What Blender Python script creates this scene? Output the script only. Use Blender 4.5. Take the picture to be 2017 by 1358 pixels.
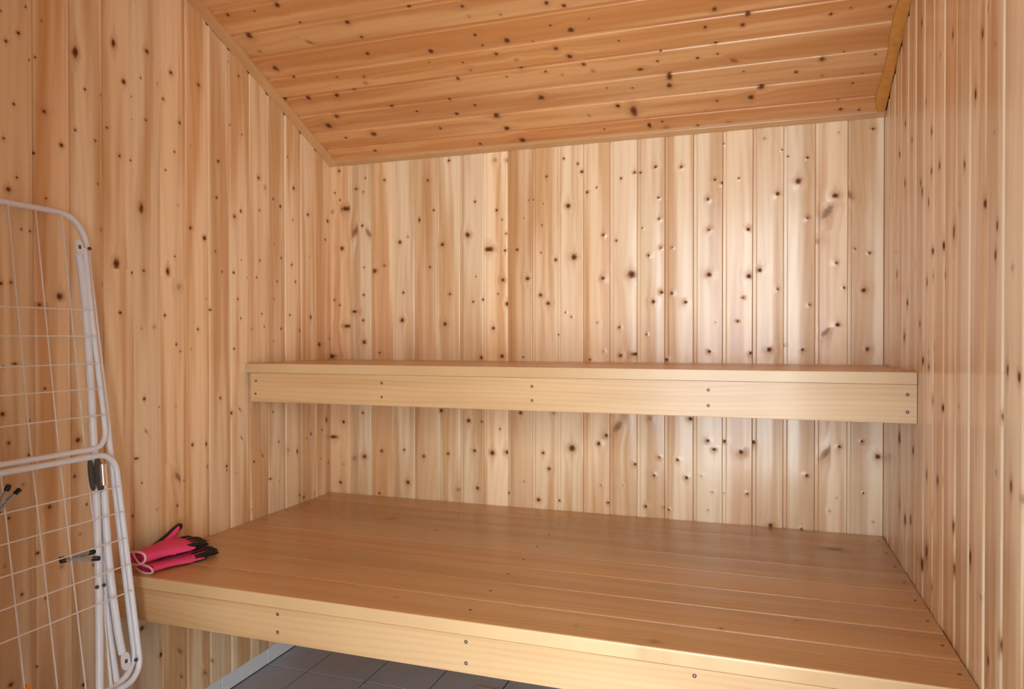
import bpy, bmesh, math, random
from mathutils import Vector, Matrix
random.seed(7)
scene = bpy.context.scene
for o in list(bpy.data.objects): bpy.data.objects.remove(o)
C = scene.collection

# ------------------------------------------------------------------ camera
W, D = 2.0, 2.4929                      # room width, back wall distance
cam_d = bpy.data.cameras.new('camera'); cam = bpy.data.objects.new('camera', cam_d); C.objects.link(cam)
F_PX = 1411.1
cam_d.sensor_fit = 'HORIZONTAL'; cam_d.sensor_width = 36.0; cam_d.lens = 36.0*F_PX/2017.0
cam_d.clip_start = 0.02
YAW, PITCH, ROLL = math.radians(18.874), math.radians(-0.519), math.radians(-0.039)
cam.location = (1.6251, 0.0, 1.1516)
cam.matrix_world = (Matrix.Translation(cam.location) @ Matrix.Rotation(YAW, 4, 'Z') @
                    Matrix.Rotation(math.pi/2+PITCH, 4, 'X') @ Matrix.Rotation(ROLL, 4, 'Z'))
scene.camera = cam

# ------------------------------------------------------------------ colour management, world, daylight
vs = scene.view_settings
vs.view_transform = 'Standard'; vs.look = 'None'; vs.gamma = 1.0; vs.use_curve_mapping = False
vs.exposure = -0.04
scene.cycles.use_denoising = True
scene.cycles.max_bounces = 7; scene.cycles.diffuse_bounces = 6; scene.cycles.glossy_bounces = 3
scene.cycles.use_adaptive_sampling = True; scene.cycles.adaptive_threshold = 0.06; scene.cycles.adaptive_min_samples = 20
scene.cycles.use_light_tree = False
scene.cycles.sample_clamp_indirect = 8.0
wd = bpy.data.worlds.new('world'); scene.world = wd; wd.use_nodes = True
wd.node_tree.nodes['Background'].inputs[0].default_value = (0.80, 0.90, 1.0, 1)
wd.node_tree.nodes['Background'].inputs[1].default_value = 1.0
# daylight in added, unseen hall windows, placed and coloured to suit the room's light: x0, x1, z0, z1, watts, colour
HALL_Y = -0.90
ADDED_WINDOWS = [(0.80, 1.60, 0.10, 2.10, 50.0, (0.76, 0.90, 1.0)), (1.66, 2.22, 0.06, 2.10, 84.0, (0.96, 1.0, 0.97))]
def area(name, loc, rot, sx, sy, watts, col):
    ld = bpy.data.lights.new(name, 'AREA'); ld.shape = 'RECTANGLE'; ld.size = sx; ld.size_y = sy
    ld.energy = watts; ld.color = col
    lo = bpy.data.objects.new(name, ld); C.objects.link(lo); lo.location = loc; lo.rotation_euler = rot
    return lo
for x0, x1, z0, z1, pw, col in ADDED_WINDOWS:
    area('daylight', ((x0+x1)/2, HALL_Y-0.03, (z0+z1)/2), (math.pi/2, 0, 0), x1-x0, z1-z0, pw, col)

# ------------------------------------------------------------------ object helpers
def put(name, me, parent=None, mat=None, loc=None):
    o = bpy.data.objects.new(name, me); C.objects.link(o)
    if loc is not None: o.location = loc
    if parent is not None: o.parent = parent
    if mat is not None and me is not None and len(me.materials) == 0: me.materials.append(mat)
    return o
def empty(name, loc=(0, 0, 0)):
    o = bpy.data.objects.new(name, None); C.objects.link(o); o.location = loc; o.empty_display_size = 0.05
    return o
def tag(o, label, cat, group=None):
    o['label'] = label; o['category'] = cat
    if group: o['group'] = group
    return o
def struct(o): o['kind'] = 'structure'; return o
def mesh(name, verts, faces, smooth=False, angle=35):
    me = bpy.data.meshes.new(name); me.from_pydata([tuple(v) for v in verts], [], faces); me.update()
    if smooth:
        for p in me.polygons: p.use_smooth = True
        me.set_sharp_from_angle(angle=math.radians(angle))
    return me
def box_mesh(name, a, b, bev=0.0):
    bm = bmesh.new()
    bmesh.ops.create_cube(bm, size=1.0)
    for v in bm.verts:
        v.co = Vector([a[i] if v.co[i] < 0 else b[i] for i in range(3)])
    if bev > 0: bmesh.ops.bevel(bm, geom=list(bm.edges), offset=bev, segments=1, affect='EDGES')
    me = bpy.data.meshes.new(name); bm.to_mesh(me); bm.free()
    return me
def box(name, a, b, mat, parent=None, bev=0.0):
    return put(name, box_mesh(name, a, b, bev), parent, mat)
def catmull(pts, n=6):
    pts = [Vector(p) for p in pts]; out = []
    for i in range(len(pts)-1):
        p0 = pts[max(i-1, 0)]; p1 = pts[i]; p2 = pts[i+1]; p3 = pts[min(i+2, len(pts)-1)]
        for k in range(n):
            t = k/n
            out.append(0.5*((2*p1)+(-p0+p2)*t+(2*p0-5*p1+4*p2-p3)*t*t+(-p0+3*p1-3*p2+p3)*t**3))
    out.append(pts[-1]); return out
def tube_mesh(name, path, r, seg=12, closed=False, caps=True):
    path = [Vector(p) for p in path]; n = len(path); V = []; Fc = []
    rad = r if isinstance(r, (list, tuple)) else [r]*n
    ref = None
    for i, p in enumerate(path):
        if closed: t = path[(i+1) % n]-path[i-1]
        else: t = path[min(i+1, n-1)]-path[max(i-1, 0)]
        t.normalize()
        if ref is None: ref = Vector((1, 0, 0)) if abs(t.x) < 0.8 else Vector((0, 0, 1))
        b = t.cross(ref).normalized(); ref = b.cross(t).normalized()
        for k in range(seg):
            a = 2*math.pi*k/seg
            V.append(p+(ref*math.cos(a)+b*math.sin(a))*rad[i])
    m = n if closed else n-1
    for i in range(m):
        for k in range(seg):
            a = i*seg+k; b2 = i*seg+(k+1) % seg; j = (i+1) % n
            Fc.append((a, b2, j*seg+(k+1) % seg, j*seg+k))
    if caps and not closed:
        Fc.append(tuple(reversed(range(seg)))); Fc.append(tuple(range((n-1)*seg, n*seg)))
    me = mesh(name, V, Fc, True, 50)
    bm = bmesh.new(); bm.from_mesh(me); bmesh.ops.recalc_face_normals(bm, faces=bm.faces); bm.to_mesh(me); bm.free()
    return me
def tube(name, path, r, mat, parent, seg=12, closed=False):
    return put(name, tube_mesh(name, path, r, seg, closed), parent, mat)

# ------------------------------------------------------------------ materials
class NT:
    def __init__(s, mat):
        mat.use_nodes = True; s.t = mat.node_tree; s.t.nodes.clear()
    def n(s, typ, **kw):
        nd = s.t.nodes.new(typ)
        for k, v in kw.items(): setattr(nd, k, v)
        return nd
    def set(s, sock, v):
        if hasattr(v, 'is_linked') or isinstance(v, bpy.types.NodeSocket): s.t.links.new(v, sock)
        else: sock.default_value = v
    def m(s, op, a, b=0.0, c=None, clamp=False):
        nd = s.n('ShaderNodeMath', operation=op, use_clamp=clamp)
        s.set(nd.inputs[0], a); s.set(nd.inputs[1], b)
        if c is not None: s.set(nd.inputs[2], c)
        return nd.outputs[0]
    def xyz(s, x, y, z=0.0):
        nd = s.n('ShaderNodeCombineXYZ')
        for i, v in enumerate((x, y, z)): s.set(nd.inputs[i], v)
        return nd.outputs[0]
    def noise(s, vec, scale=1.0, detail=2.0, rough=0.5, dist=0.0):
        nd = s.n('ShaderNodeTexNoise'); s.set(nd.inputs['Vector'], vec)
        nd.inputs['Scale'].default_value = scale; nd.inputs['Detail'].default_value = detail
        nd.inputs['Roughness'].default_value = rough; nd.inputs['Distortion'].default_value = dist
        return nd.outputs['Fac']
    def mr(s, v, a, b, c=0.0, d=1.0, smooth=True):
        nd = s.n('ShaderNodeMapRange', interpolation_type='SMOOTHSTEP' if smooth else 'LINEAR')
        s.set(nd.inputs[0], v)
        for i, x in enumerate((a, b, c, d)): s.set(nd.inputs[i+1], x)
        return nd.outputs[0]
    def mix(s, f, a, b, mode='MIX'):
        nd = s.n('ShaderNodeMix', data_type='RGBA', blend_type=mode)
        s.set(nd.inputs[0], f); s.set(nd.inputs[6], a); s.set(nd.inputs[7], b)
        return nd.outputs[2]
def rgb(r, g, b): return (r, g, b, 1.0)
def simple(name, col, rough=0.5, metal=0.0, spec=0.5, bump=0.0, bscale=200.0, var=0.0, coat=0.0):
    m = bpy.data.materials.new(name); N = NT(m)
    out = N.n('ShaderNodeOutputMaterial'); bs = N.n('ShaderNodeBsdfPrincipled')
    N.t.links.new(bs.outputs[0], out.inputs[0])
    tc = N.n('ShaderNodeTexCoord').outputs['Object']
    nz = N.noise(tc, bscale, 3.0)
    c = N.mix(N.m('MULTIPLY', nz, var), rgb(*col), rgb(*[x*0.55 for x in col]))
    N.set(bs.inputs['Base Color'], c)
    bs.inputs['Roughness'].default_value = rough; bs.inputs['Metallic'].default_value = metal
    bs.inputs['Specular IOR Level'].default_value = spec; bs.inputs['Coat Weight'].default_value = coat
    if bump > 0:
        b = N.n('ShaderNodeBump'); b.inputs['Strength'].default_value = 1.0; b.inputs['Distance'].default_value = bump
        N.set(b.inputs['Height'], nz); N.set(bs.inputs['Normal'], b.outputs[0])
    return m
def wood(name, light, dark, ring=0.5, ringf=38.0, patch=0.6, rough=0.38, coat=0.45, wave=0.0010, kdark=1.0):
    m = bpy.data.materials.new(name); N = NT(m)
    out = N.n('ShaderNodeOutputMaterial'); bs = N.n('ShaderNodeBsdfPrincipled')
    N.t.links.new(bs.outputs[0], out.inputs[0])
    def uv(nm):
        u = N.n('ShaderNodeUVMap', uv_map=nm); sp = N.n('ShaderNodeSeparateXYZ')
        N.t.links.new(u.outputs[0], sp.inputs[0]); return sp.outputs[0], sp.outputs[1]
    u, v = uv('board'); ku, kv = uv('knot'); kr, ks = uv('knot_size')
    oi = N.n('ShaderNodeObjectInfo'); rnd = oi.outputs['Random']; tint = oi.outputs['Color']
    off = N.m('MULTIPLY', rnd, 173.0)
    # distance from the knot in units of its radius, ragged edge
    nd2 = N.m('ADD', N.m('MULTIPLY', ku, ku), N.m('MULTIPLY', kv, kv))
    rag = N.noise(N.xyz(N.m('MULTIPLY', u, 90.0), N.m('MULTIPLY', v, 70.0), off), 1.0, 1.0)
    nd = N.m('ADD', N.m('SQRT', nd2), N.m('MULTIPLY', N.m('SUBTRACT', rag, 0.5), 0.9))
    # grain is pushed aside by the knots
    fall = N.m('EXPONENT', N.m('MULTIPLY', nd2, -0.10))
    uw = N.m('SUBTRACT', u, N.m('MULTIPLY', N.m('MULTIPLY', N.m('MULTIPLY', ku, kr), fall), 0.75))
    big = N.noise(N.xyz(N.m('MULTIPLY', uw, 7.0), N.m('MULTIPLY', v, 0.9), off), 1.0, 1.0)
    ph = N.m('ADD', N.m('MULTIPLY', uw, ringf*6.2832), N.m('MULTIPLY', big, 34.0))
    rg = N.m('ADD', N.m('MULTIPLY', N.m('SINE', ph), 0.5), 0.5)
    rg = N.m('POWER', rg, 2.2)
    fine = N.noise(N.xyz(N.m('MULTIPLY', uw, 420.0), N.m('MULTIPLY', v, 6.0), off), 1.0, 2.0, 0.6)
    sap = N.noise(N.xyz(N.m('MULTIPLY', uw, 17.0), N.m('MULTIPLY', v, 0.8), N.m('ADD', off, 31.0)), 1.0, 2.0, 0.55)
    fac = N.m('ADD', N.m('MULTIPLY', rg, 0.30*ring), N.m('MULTIPLY', N.m('SUBTRACT', fine, 0.5), 0.45*ring))
    fac = N.m('ADD', fac, N.m('MULTIPLY', N.mr(sap, 0.40, 0.62), patch), clamp=True)
    col = N.mix(fac, rgb(*light), rgb(*dark))
    col = N.mix(1.0, col, tint, 'MULTIPLY')
    # knots
    halo = N.m('MULTIPLY', N.mr(nd, 3.0, 0.8), N.m('MULTIPLY', ks, 0.55))
    tail = N.m('EXPONENT', N.m('SUBTRACT', N.m('MULTIPLY', N.m('MULTIPLY', ku, ku), -1.3), N.m('MULTIPLY', N.m('MULTIPLY', kv, kv), 0.07)))
    halo = N.m('MAXIMUM', halo, N.m('MULTIPLY', N.m('MULTIPLY', tail, fine), N.m('MULTIPLY', ks, 0.85)))
    col = N.mix(halo, col, rgb(0.46, 0.215, 0.085))
    core = N.m('MULTIPLY', N.mr(nd, 1.35, 0.55), N.m('MULTIPLY', ks, kdark))
    kc = N.mix(N.mr(nd, 0.1, 0.9), rgb(0.12, 0.042, 0.016), rgb(0.25, 0.10, 0.04))
    col = N.mix(core, col, kc)
    N.set(bs.inputs['Base Color'], col)
    N.set(bs.inputs['Roughness'], N.m('ADD', N.m('MULTIPLY', fine, 0.14), rough-0.07))
    bs.inputs['Specular IOR Level'].default_value = 0.5
    N.set(bs.inputs['Coat Weight'], N.m('MULTIPLY', N.m('SUBTRACT', 1.0, core), coat)); bs.inputs['Coat Roughness'].default_value = 0.16
    N.set(bs.inputs['Specular IOR Level'], N.m('MULTIPLY', N.m('SUBTRACT', 1.05, core), 0.5))
    wv = N.noise(N.xyz(N.m('MULTIPLY', u, 16.0), N.m('MULTIPLY', v, 2.6), off), 1.0, 1.0)
    kb = N.m('EXPONENT', N.m('MULTIPLY', nd2, -0.22))
    h = N.m('ADD', N.m('MULTIPLY', wv, wave), N.m('MULTIPLY', N.m('MULTIPLY', kb, ks), 0.0015))
    b = N.n('ShaderNodeBump'); b.inputs['Strength'].default_value = 0.9; b.inputs['Distance'].default_value = 1.0
    N.set(b.inputs['Height'], h); N.set(bs.inputs['Normal'], b.outputs[0])
    N.set(bs.inputs['Coat Normal'], b.outputs[0])
    return m

M_PINE = wood('pine_panel', (0.90, 0.695, 0.465), (0.65, 0.372, 0.172), patch=0.85)
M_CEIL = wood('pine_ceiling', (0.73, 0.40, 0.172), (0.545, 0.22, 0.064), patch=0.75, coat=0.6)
M_BENCH = wood('bench_wood', (0.67, 0.45, 0.242), (0.55, 0.325, 0.145), ring=1.0, ringf=70.0, patch=0.55, rough=0.36, coat=0.15, wave=0.0004, kdark=0.75)
M_TOP = wood('bench_top_wood', (0.66, 0.38, 0.168), (0.51, 0.252, 0.092), ring=0.8, ringf=60.0, patch=0.5, rough=0.36, coat=0.15, wave=0.0004, kdark=0.7)  # browner copy of the bench wood: warm, weaker light painted into the tops
M_TRIM = wood('trim_wood', (0.68, 0.41, 0.20), (0.56, 0.30, 0.13), ring=0.4, ringf=90.0, patch=0.4)
M_STAIN = simple('orange_stained_wood', (0.74, 0.33, 0.07), 0.45, var=0.8, bscale=60.0, bump=0.0008)
M_DARK = simple('dark_cavity', (0.05, 0.028, 0.015), 0.9)
M_TILE = simple('grey_floor_tile', (0.45, 0.44, 0.50), 0.25, var=0.35, bscale=9.0)
M_GROUT = simple('dark_grout', (0.05, 0.045, 0.05), 0.9)
M_WHITE_TILE = simple('white_tile', (0.80, 0.84, 0.92), 0.2, var=0.1, bscale=10.0)
M_SCREW = simple('screw_steel', (0.075, 0.065, 0.055), 0.5, metal=0.4)
M_WHITE = simple('white_enamel', (0.78, 0.82, 0.92), 0.28, var=0.06, bscale=30.0)
M_WIRE = simple('cream_wire', (0.80, 0.77, 0.76), 0.35)
M_GREY = simple('grey_plastic', (0.38, 0.36, 0.34), 0.5)
M_DKGREY = simple('dark_grey_plastic', (0.07, 0.06, 0.058), 0.5)
M_BLACK = simple('black_rubber', (0.009, 0.008, 0.009), 0.55, bump=0.0006, bscale=500.0)
M_CHROME = simple('chrome', (0.8, 0.8, 0.8), 0.12, metal=1.0)
M_PINK = simple('pink_knit', (0.93, 0.075, 0.235), 0.85, bump=0.0007, bscale=700.0, var=0.35)
M_HEM = simple('pale_pink_hem', (0.87, 0.52, 0.60), 0.85, bump=0.0006, bscale=600.0)
M_ORANGE = simple('orange_plastic', (0.85, 0.28, 0.02), 0.4)
M_TRIM_PLAIN = simple('painted_jamb', (0.62, 0.40, 0.21), 0.5, var=0.3, bscale=20.0)
M_HALL_FLOOR = simple('pale_hall_tile', (0.62, 0.60, 0.57), 0.3, var=0.15, bscale=6.0)  # kept pale so the unseen hall floor bounces light low into the room
M_WALL = simple('white_plaster', (0.80, 0.79, 0.77), 0.8)
M_STEEL = simple('brushed_steel', (0.55, 0.55, 0.58), 0.35, metal=0.9)

# ------------------------------------------------------------------ boards
# knots: across-position, along-position (metres on the surface), radius in mm, shape letter
KB="0.0447,1.8197,5.5 0.1618,1.7837,3.4 0.0246,1.7339,4.1 0.0483,1.7028,4.1 0.1206,1.7432,6.1 0.1516,1.7302,3.4 0.0758,1.6676,13.7h 0.0124,1.6589,9.6f 0.2458,1.7696,6 0.1147,1.5746,17.7a 0.1766,1.5648,13.5b 0.1474,1.5968,5.4 0.0556,1.5102,9.6 0.1554,1.4321,3.4 0.2015,1.4164,10.8 0.2449,1.4352,6 0.3142,1.5236,7.3 0.3484,1.5433,5.3f 0.3287,1.3279,4.7 0.3232,1.2213,9.3 0.1528,1.3228,4.8 0.0216,1.3047,4.1 0.0453,1.2836,4.1 0.1114,1.2573,8.2h 0.1502,1.2228,5.4 0.0783,1.1994,9.6h 0.1545,1.1364,8.8 0.0064,1.0788,13.8h 0.2235,1.0939,4.7 0.433,1.7542,5.9 0.458,1.6398,4.6 0.3978,1.605,5.3v 0.4425,1.4227,5.3 0.4937,1.5072,7.8 0.524,1.3186,5.9 0.5039,1.2047,8.5 0.5205,1.8232,5.2 0.5974,1.5382,11.6 0.6267,1.6614,4.5 0.6305,1.3813,2.6 0.6193,1.2876,4.5 0.6607,1.2953,5.1 0.6835,1.4819,12.8h 0.7142,1.6248,4.4 0.7345,1.5888,3.2 0.7076,1.8094,8.9f 0.7535,1.8057,8.8f 0.7499,1.5361,4.4 0.7465,1.4743,5.1 0.7377,1.3656,8.2 0.7544,1.2777,8.2 0.7194,1.3146,3.2 0.7003,1.1881,6.4 0.6522,1.0792,7.1 0.734,1.0843,8.3 0.7933,1.4755,5.7 0.8329,1.3693,8.8 0.8211,1.5885,2.5 0.8175,1.0818,4.4 0.906,1.7345,5 0.8409,1.6531,3.1 0.8553,1.6547,3.1 0.8943,1.6373,2.5 0.8885,1.56,3.7 0.8852,1.4606,3.1 0.8832,1.3068,7.5 0.9124,1.2764,8.1 0.94,1.4331,6.2 0.9688,1.7944,4.3 0.9859,1.6243,9.8 1.0067,1.4411,12.3 0.9764,1.2434,3.1 0.9979,1.2277,3.7 0.9496,1.1633,3.1 1.0205,1.7719,4.3 1.0349,1.7421,6.1 1.0549,1.6688,5.5 1.0902,1.6816,3.6 1.1136,1.5139,5.4 1.1124,1.361,8.5 1.0922,1.2055,4.9f 1.115,1.1041,4.8f 1.0644,1.0746,4.9 1.1756,1.7081,4.6 1.2225,1.7254,5.8 1.2431,1.7238,5.2 1.2943,1.7386,5.8 1.3809,1.7325,6.3 1.3045,1.6328,3.8 1.3071,1.5596,4.5 1.2497,1.5305,3.2 1.1587,1.4926,5.2 1.213,1.372,15.6 1.271,1.4361,5.8 1.3123,1.4601,4.5 1.3514,1.4598,3.2 1.3157,1.3082,7.1 1.2884,1.2766,7.7 1.3503,1.3042,6.4 1.3958,1.2728,7.6 1.1707,1.1884,5.2 1.1741,1.0903,7.8 1.223,1.0952,9.1h 1.2649,1.164,3.9 1.3317,1.0767,6.4 1.4721,1.5143,5.6 1.4735,1.3638,9.4 1.4682,1.6179,6.3 1.4911,1.6808,4.4 1.5152,1.6685,5.6 1.5179,1.7989,3.1 1.5675,1.6796,3.1 1.5972,1.51,6.2 1.5987,1.3558,9.3 1.5813,1.284,3.7 1.5649,1.2067,4.3 1.4938,1.2036,3.8f 1.474,1.1063,5.7 1.6052,1.1015,6.2 1.6472,1.804,6.1f 1.7006,1.7628,3 1.6878,1.6211,7.3 1.7188,1.7401,3 1.7778,1.7316,4.8 1.75,1.658,10.8 1.7783,1.537,4.8 1.6337,1.3744,8.6 1.6886,1.3106,4.3 1.6633,1.1122,9.2 1.709,1.1277,7.3f 1.8063,1.4607,9.6f 1.7644,1.1139,5.4 1.8608,1.6038,10.7 1.8986,1.6072,13b 1.8374,1.5547,17.9a 1.8694,1.8034,4.1f 1.9673,1.8054,5.3 1.8641,1.3898,5.3 1.8675,1.1935,7.1 1.832,1.1699,12a 1.8861,1.3102,4.1 1.9425,1.3019,8.2 1.917,1.4322,2.9 1.9591,1.4176,4.1 1.9538,1.1166,7.1 1.7847,1.2573,3.6 0.0614,0.8164,7.3 0.0158,0.7539,11h 0.0467,0.5732,6.1 0.0609,0.6468,4.2f 0.1475,0.8556,4.8 0.1538,0.6821,10.8 0.1776,0.6803,8.4 0.1093,0.6737,12.1f 0.2314,0.7087,7.1 0.3306,0.7178,4.7 0.4146,0.697,7.6 0.3466,0.5926,8.8 0.221,0.5416,4.8 0.488,0.8755,8.1 0.5159,0.7116,6.3 0.5997,0.8404,8.5 0.6533,0.8396,4.5 0.624,0.7285,6.8 0.636,0.5886,6.8 0.5593,0.5777,10.3f 0.7264,0.8149,3.9 0.6965,0.7249,10.1 0.753,0.7294,10 0.7588,0.579,4.5 0.8059,0.8774,7.8 0.8203,0.626,4.4f 0.8923,0.7349,6 0.9151,0.6786,6.6 0.8751,0.5623,7.7 0.9518,0.5652,4.9 0.9993,0.7566,13.5 0.9321,0.8816,7.6f 1.098,0.7775,7.5 1.125,0.8081,7.5 1.165,0.8419,15.9a 1.1061,0.6313,4.8f 1.1304,0.5716,4.8 1.2259,0.7128,5.3 1.1837,0.6364,3.2f 1.2778,0.8724,7.8f 1.3088,0.7409,4.7 1.2909,0.6774,5.7 1.2625,0.5682,6.3 1.3259,0.5694,4.2 1.3412,0.5622,4.2 1.3699,0.7349,5.7 1.4001,0.6764,6.7 1.4123,0.8773,7.2 1.4694,0.8055,6.6 1.4905,0.777,6.1 1.5231,0.8054,6.1 1.576,0.7727,9 1.614,0.8071,8 1.4489,0.6861,3.6f 1.4844,0.6333,4.6f 1.5224,0.6334,3.5f 1.4698,0.5711,4.1f 1.5954,0.635,4 1.6686,0.5368,8.9 1.7783,0.7064,5.9 1.7629,0.5325,4.4 1.8341,0.7834,15.5a 1.8738,0.8047,5.8 1.9391,0.8246,4.8 1.9842,0.7793,9.5 1.8457,0.5977,4.4f 1.8677,0.6405,3.4f 1.9431,0.6611,2.9 1.9722,0.5719,3.8f"
KL="1.1697,1.8951,1.6 1.2279,1.9292,2.9 1.2671,1.9135,2.1 1.1813,1.8319,4.4 1.2104,1.8613,4.5 1.2509,1.8204,2.9 1.2378,1.8093,1.7 1.3559,1.8724,8.9v 1.3818,1.7868,3.6 1.4684,1.9381,7.5v 1.5791,1.9574,6.9 1.5014,1.8464,7.6 1.5573,1.8759,2.9 1.6192,1.882,3 1.6671,1.9289,6.7 1.7767,1.9289,5.9 1.6382,1.8428,4.6 1.9566,2.0184,4.7 1.9133,2.0509,4f 1.5747,1.7636,3.5 1.5326,1.753,2.4 1.7,1.7923,4.7 1.5301,1.816,1.9 1.2714,1.6982,5.9 1.3171,1.6282,5.6 1.2458,1.5922,4.2 1.3546,1.6762,3.5 1.4128,1.6639,3.7 1.4477,1.7078,3.7 1.4348,1.7894,5.5f 1.4859,1.6422,4.3 1.526,1.6403,2.9 1.6454,1.6397,3.1 1.679,1.7009,3.1 1.743,1.7347,3.2f 1.8629,1.7164,6.2 1.9178,1.8466,2.3 1.9708,1.8293,2.9 1.185,1.4939,6.9 1.2047,1.525,2.9 1.1988,1.6936,3.7 1.1745,1.608,3.2 1.2754,1.4895,3 1.42,1.5536,2.8 1.6915,1.5447,4.2f 1.5579,1.5155,8.8v 1.8543,1.5987,5 2.0546,1.7036,6.7 2.0918,1.6777,9.8f 2.1349,1.6457,4.4 2.1745,1.6263,7 2.2527,1.7063,6.5 2.2165,1.8148,2.6 1.965,1.5736,5.3 2.0586,1.5923,3.6 1.9344,1.5514,6.7 1.7412,1.4858,5.2 1.7997,1.4626,8.3 1.4736,1.3509,10.1v 1.5295,1.3321,4.3 1.5642,1.3408,4 1.6517,1.3463,6.9v 1.6933,1.3034,11.2f 1.8472,1.4271,4 1.8771,1.3651,3.5 1.9296,1.3666,4.6 1.9984,1.3556,4.2f 2.0424,1.3601,3.8 2.0591,1.4199,3.8 2.1782,1.4406,4.5 2.2398,1.4222,4.6 2.1553,1.354,3.9 2.2613,1.3613,4.7 2.3404,1.6235,6.6 2.4735,1.6189,7.5 2.4555,1.5426,5 2.2473,1.5887,3.5 2.1376,1.4864,2.2 2.3476,1.4644,3.6f 1.9661,1.4115,2.1 1.9478,1.2805,3.1 1.9626,1.2171,3.1 2.0688,1.2361,3.3 2.1373,1.2902,2.8 2.0828,1.1918,3.8 2.1767,1.1858,5.1 2.2912,1.1813,5.9 2.3565,1.232,7.8 2.2275,1.2366,4 2.0172,1.1839,4.3f 1.9303,1.1168,3.6 1.7695,1.1794,4.3 1.8219,1.2406,4.4h 1.8072,1.2734,2 1.6409,1.218,4.1 1.6018,1.1833,6.7f 1.5561,1.1783,3.5f 1.4852,1.221,4.7 1.6831,1.1334,3.7 1.6982,1.1122,2.8 1.742,1.1196,2.9f 2.4133,1.1271,9.2 2.4876,1.1485,7.6f 2.1339,1.1407,2.2 1.6787,1.3926,2.8 1.4366,1.2924,6.6f 1.4328,1.4361,5.8f 1.5639,0.9817,5.3 1.5698,0.8899,4.4a 1.537,0.8186,4.1h 1.5544,0.7476,2.3 1.5272,0.6612,4.3 1.608,0.6601,3.6f 1.6881,0.7384,11.2a 1.7127,0.7244,3.1 1.6206,0.953,2.1 1.6794,0.9513,1.9f 1.7449,0.8275,4.8 1.804,0.8217,3.9v 1.8103,0.7493,3.6v 1.8671,0.9599,4.7 1.9175,0.9069,6.2 1.9551,0.9153,4.9a 1.9647,0.8184,4.9a 1.8945,0.737,4.1 1.8944,0.7241,2.7 1.9387,0.706,2.8f 2.0272,0.7303,4.7 2.0711,0.7424,5.8a 2.1288,0.8896,3.7 2.1605,0.7792,3v 2.2149,0.741,7.7f 2.2705,0.7289,5.5v 2.113,0.6544,4.4h 2.1627,0.6376,3f 2.355,0.7827,4.8v 2.3279,0.7682,3.2 2.4615,0.8256,6.7v 2.4286,0.7899,4.1 2.4753,0.6519,4.2v 2.0182,0.5667,4.3f 2.2838,0.5614,4.7 2.31,0.548,6.4 2.3813,0.5493,5.7f 1.6835,0.6554,2.8v 2.4208,0.6774,2.5 1.3094,1.2548,10.1 1.2569,1.2318,5.8 1.1891,1.2804,3.4 1.1654,1.2766,4.2 1.2697,1.0305,3.2 1.1965,1.0929,3.9h 1.1683,1.0875,3 1.1675,0.979,6 1.3567,0.8936,7.6 1.2316,0.957,2.7 1.1812,0.911,4.3 1.2371,1.4054,3.5 1.2144,1.4065,2.2 1.3474,0.8039,4.7 1.2793,0.7416,5.9 1.3797,0.7263,3.3 1.2144,0.8086,5.2f 1.249,0.6378,4.5 1.3611,0.6547,4.7f 1.1808,0.738,4.3 1.1692,0.6299,4.3f 1.2094,0.5522,3.9 1.3102,0.5872,6.4f 1.2681,0.5232,3.6 1.2285,0.8763,3.5 1.552,0.3407,7.3 1.1824,0.3526,6.4 1.2457,0.3667,2.2 1.3674,0.2674,5.7 1.3992,0.565,3.9 1.6225,0.2367,7.9 1.6917,0.2179,7.6a 1.7928,0.1092,6.2a 1.8263,0.1317,5.2a 1.6965,0.1398,5.4a"
KR="1.9558,1.9106,2.2 1.6731,1.768,2.4 1.4649,1.6872,2.5 1.5046,1.5932,3.1 2.0651,1.6567,2.3 2.2367,1.6616,2.6 1.8507,1.62,1.8 1.7692,1.5245,2.6 1.5759,1.4818,2 1.9095,1.7064,1.5 2.1513,1.7227,1.7 1.7657,1.7614,1.7f 1.3926,1.6398,1.5f 1.3936,1.4945,1.3f 1.4383,1.7203,1.4 2.3592,1.6368,3f 2.1518,1.5642,2.8 1.9607,1.5252,2.5 1.947,1.5018,2.9 1.8738,1.464,2.4 1.8494,1.5298,1.6 1.6101,1.4134,1.7f 1.657,1.3663,4.2 1.4507,1.3852,1.5 1.3772,1.3369,1.7 1.3845,1.2895,2 1.2959,1.2599,1.6f 2.02,1.3316,3 2.2625,1.3305,2.9 1.8313,1.2923,2.3 1.7252,1.2825,1.8 1.8876,1.281,2.8 2.1546,1.1558,3.7 1.9633,1.1846,1.7 1.9368,1.0978,2.9 1.8702,1.1176,2f 1.8198,1.132,1.5 1.8644,1.0841,1.6 1.3171,1.1013,2.4 1.2687,1.0916,1.8 2.1263,1.2442,1.4 1.8407,1.3475,1.2 1.7412,1.3478,1.1 2.4009,1.5687,2.1 1.8324,1.0096,2.4 1.7422,1.0019,2.3 1.6092,1.0168,2.1f 2.2291,0.8721,4.4 2.0402,0.8671,3.3 1.8819,0.8334,3.1 1.7744,0.8402,3.5 1.7323,0.8481,2.2 1.2975,0.9221,2.9 1.2564,0.9103,3.6f 1.3753,0.9287,1.7f 2.2133,0.6877,5.8 2.1383,0.669,4.2 2.0626,0.6851,4.1 1.6506,0.77,3.2 1.8783,0.6558,4.9 1.8273,0.7526,2.4 1.6388,0.6853,4.2 1.527,0.7434,3.9 1.9722,0.6149,3.2f 1.9365,0.6094,4.4 1.8317,0.5868,3 1.3502,0.6517,3 1.4124,0.6014,2.7 1.4597,0.6937,1.9f 1.3499,1.0232,2.1"
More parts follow.
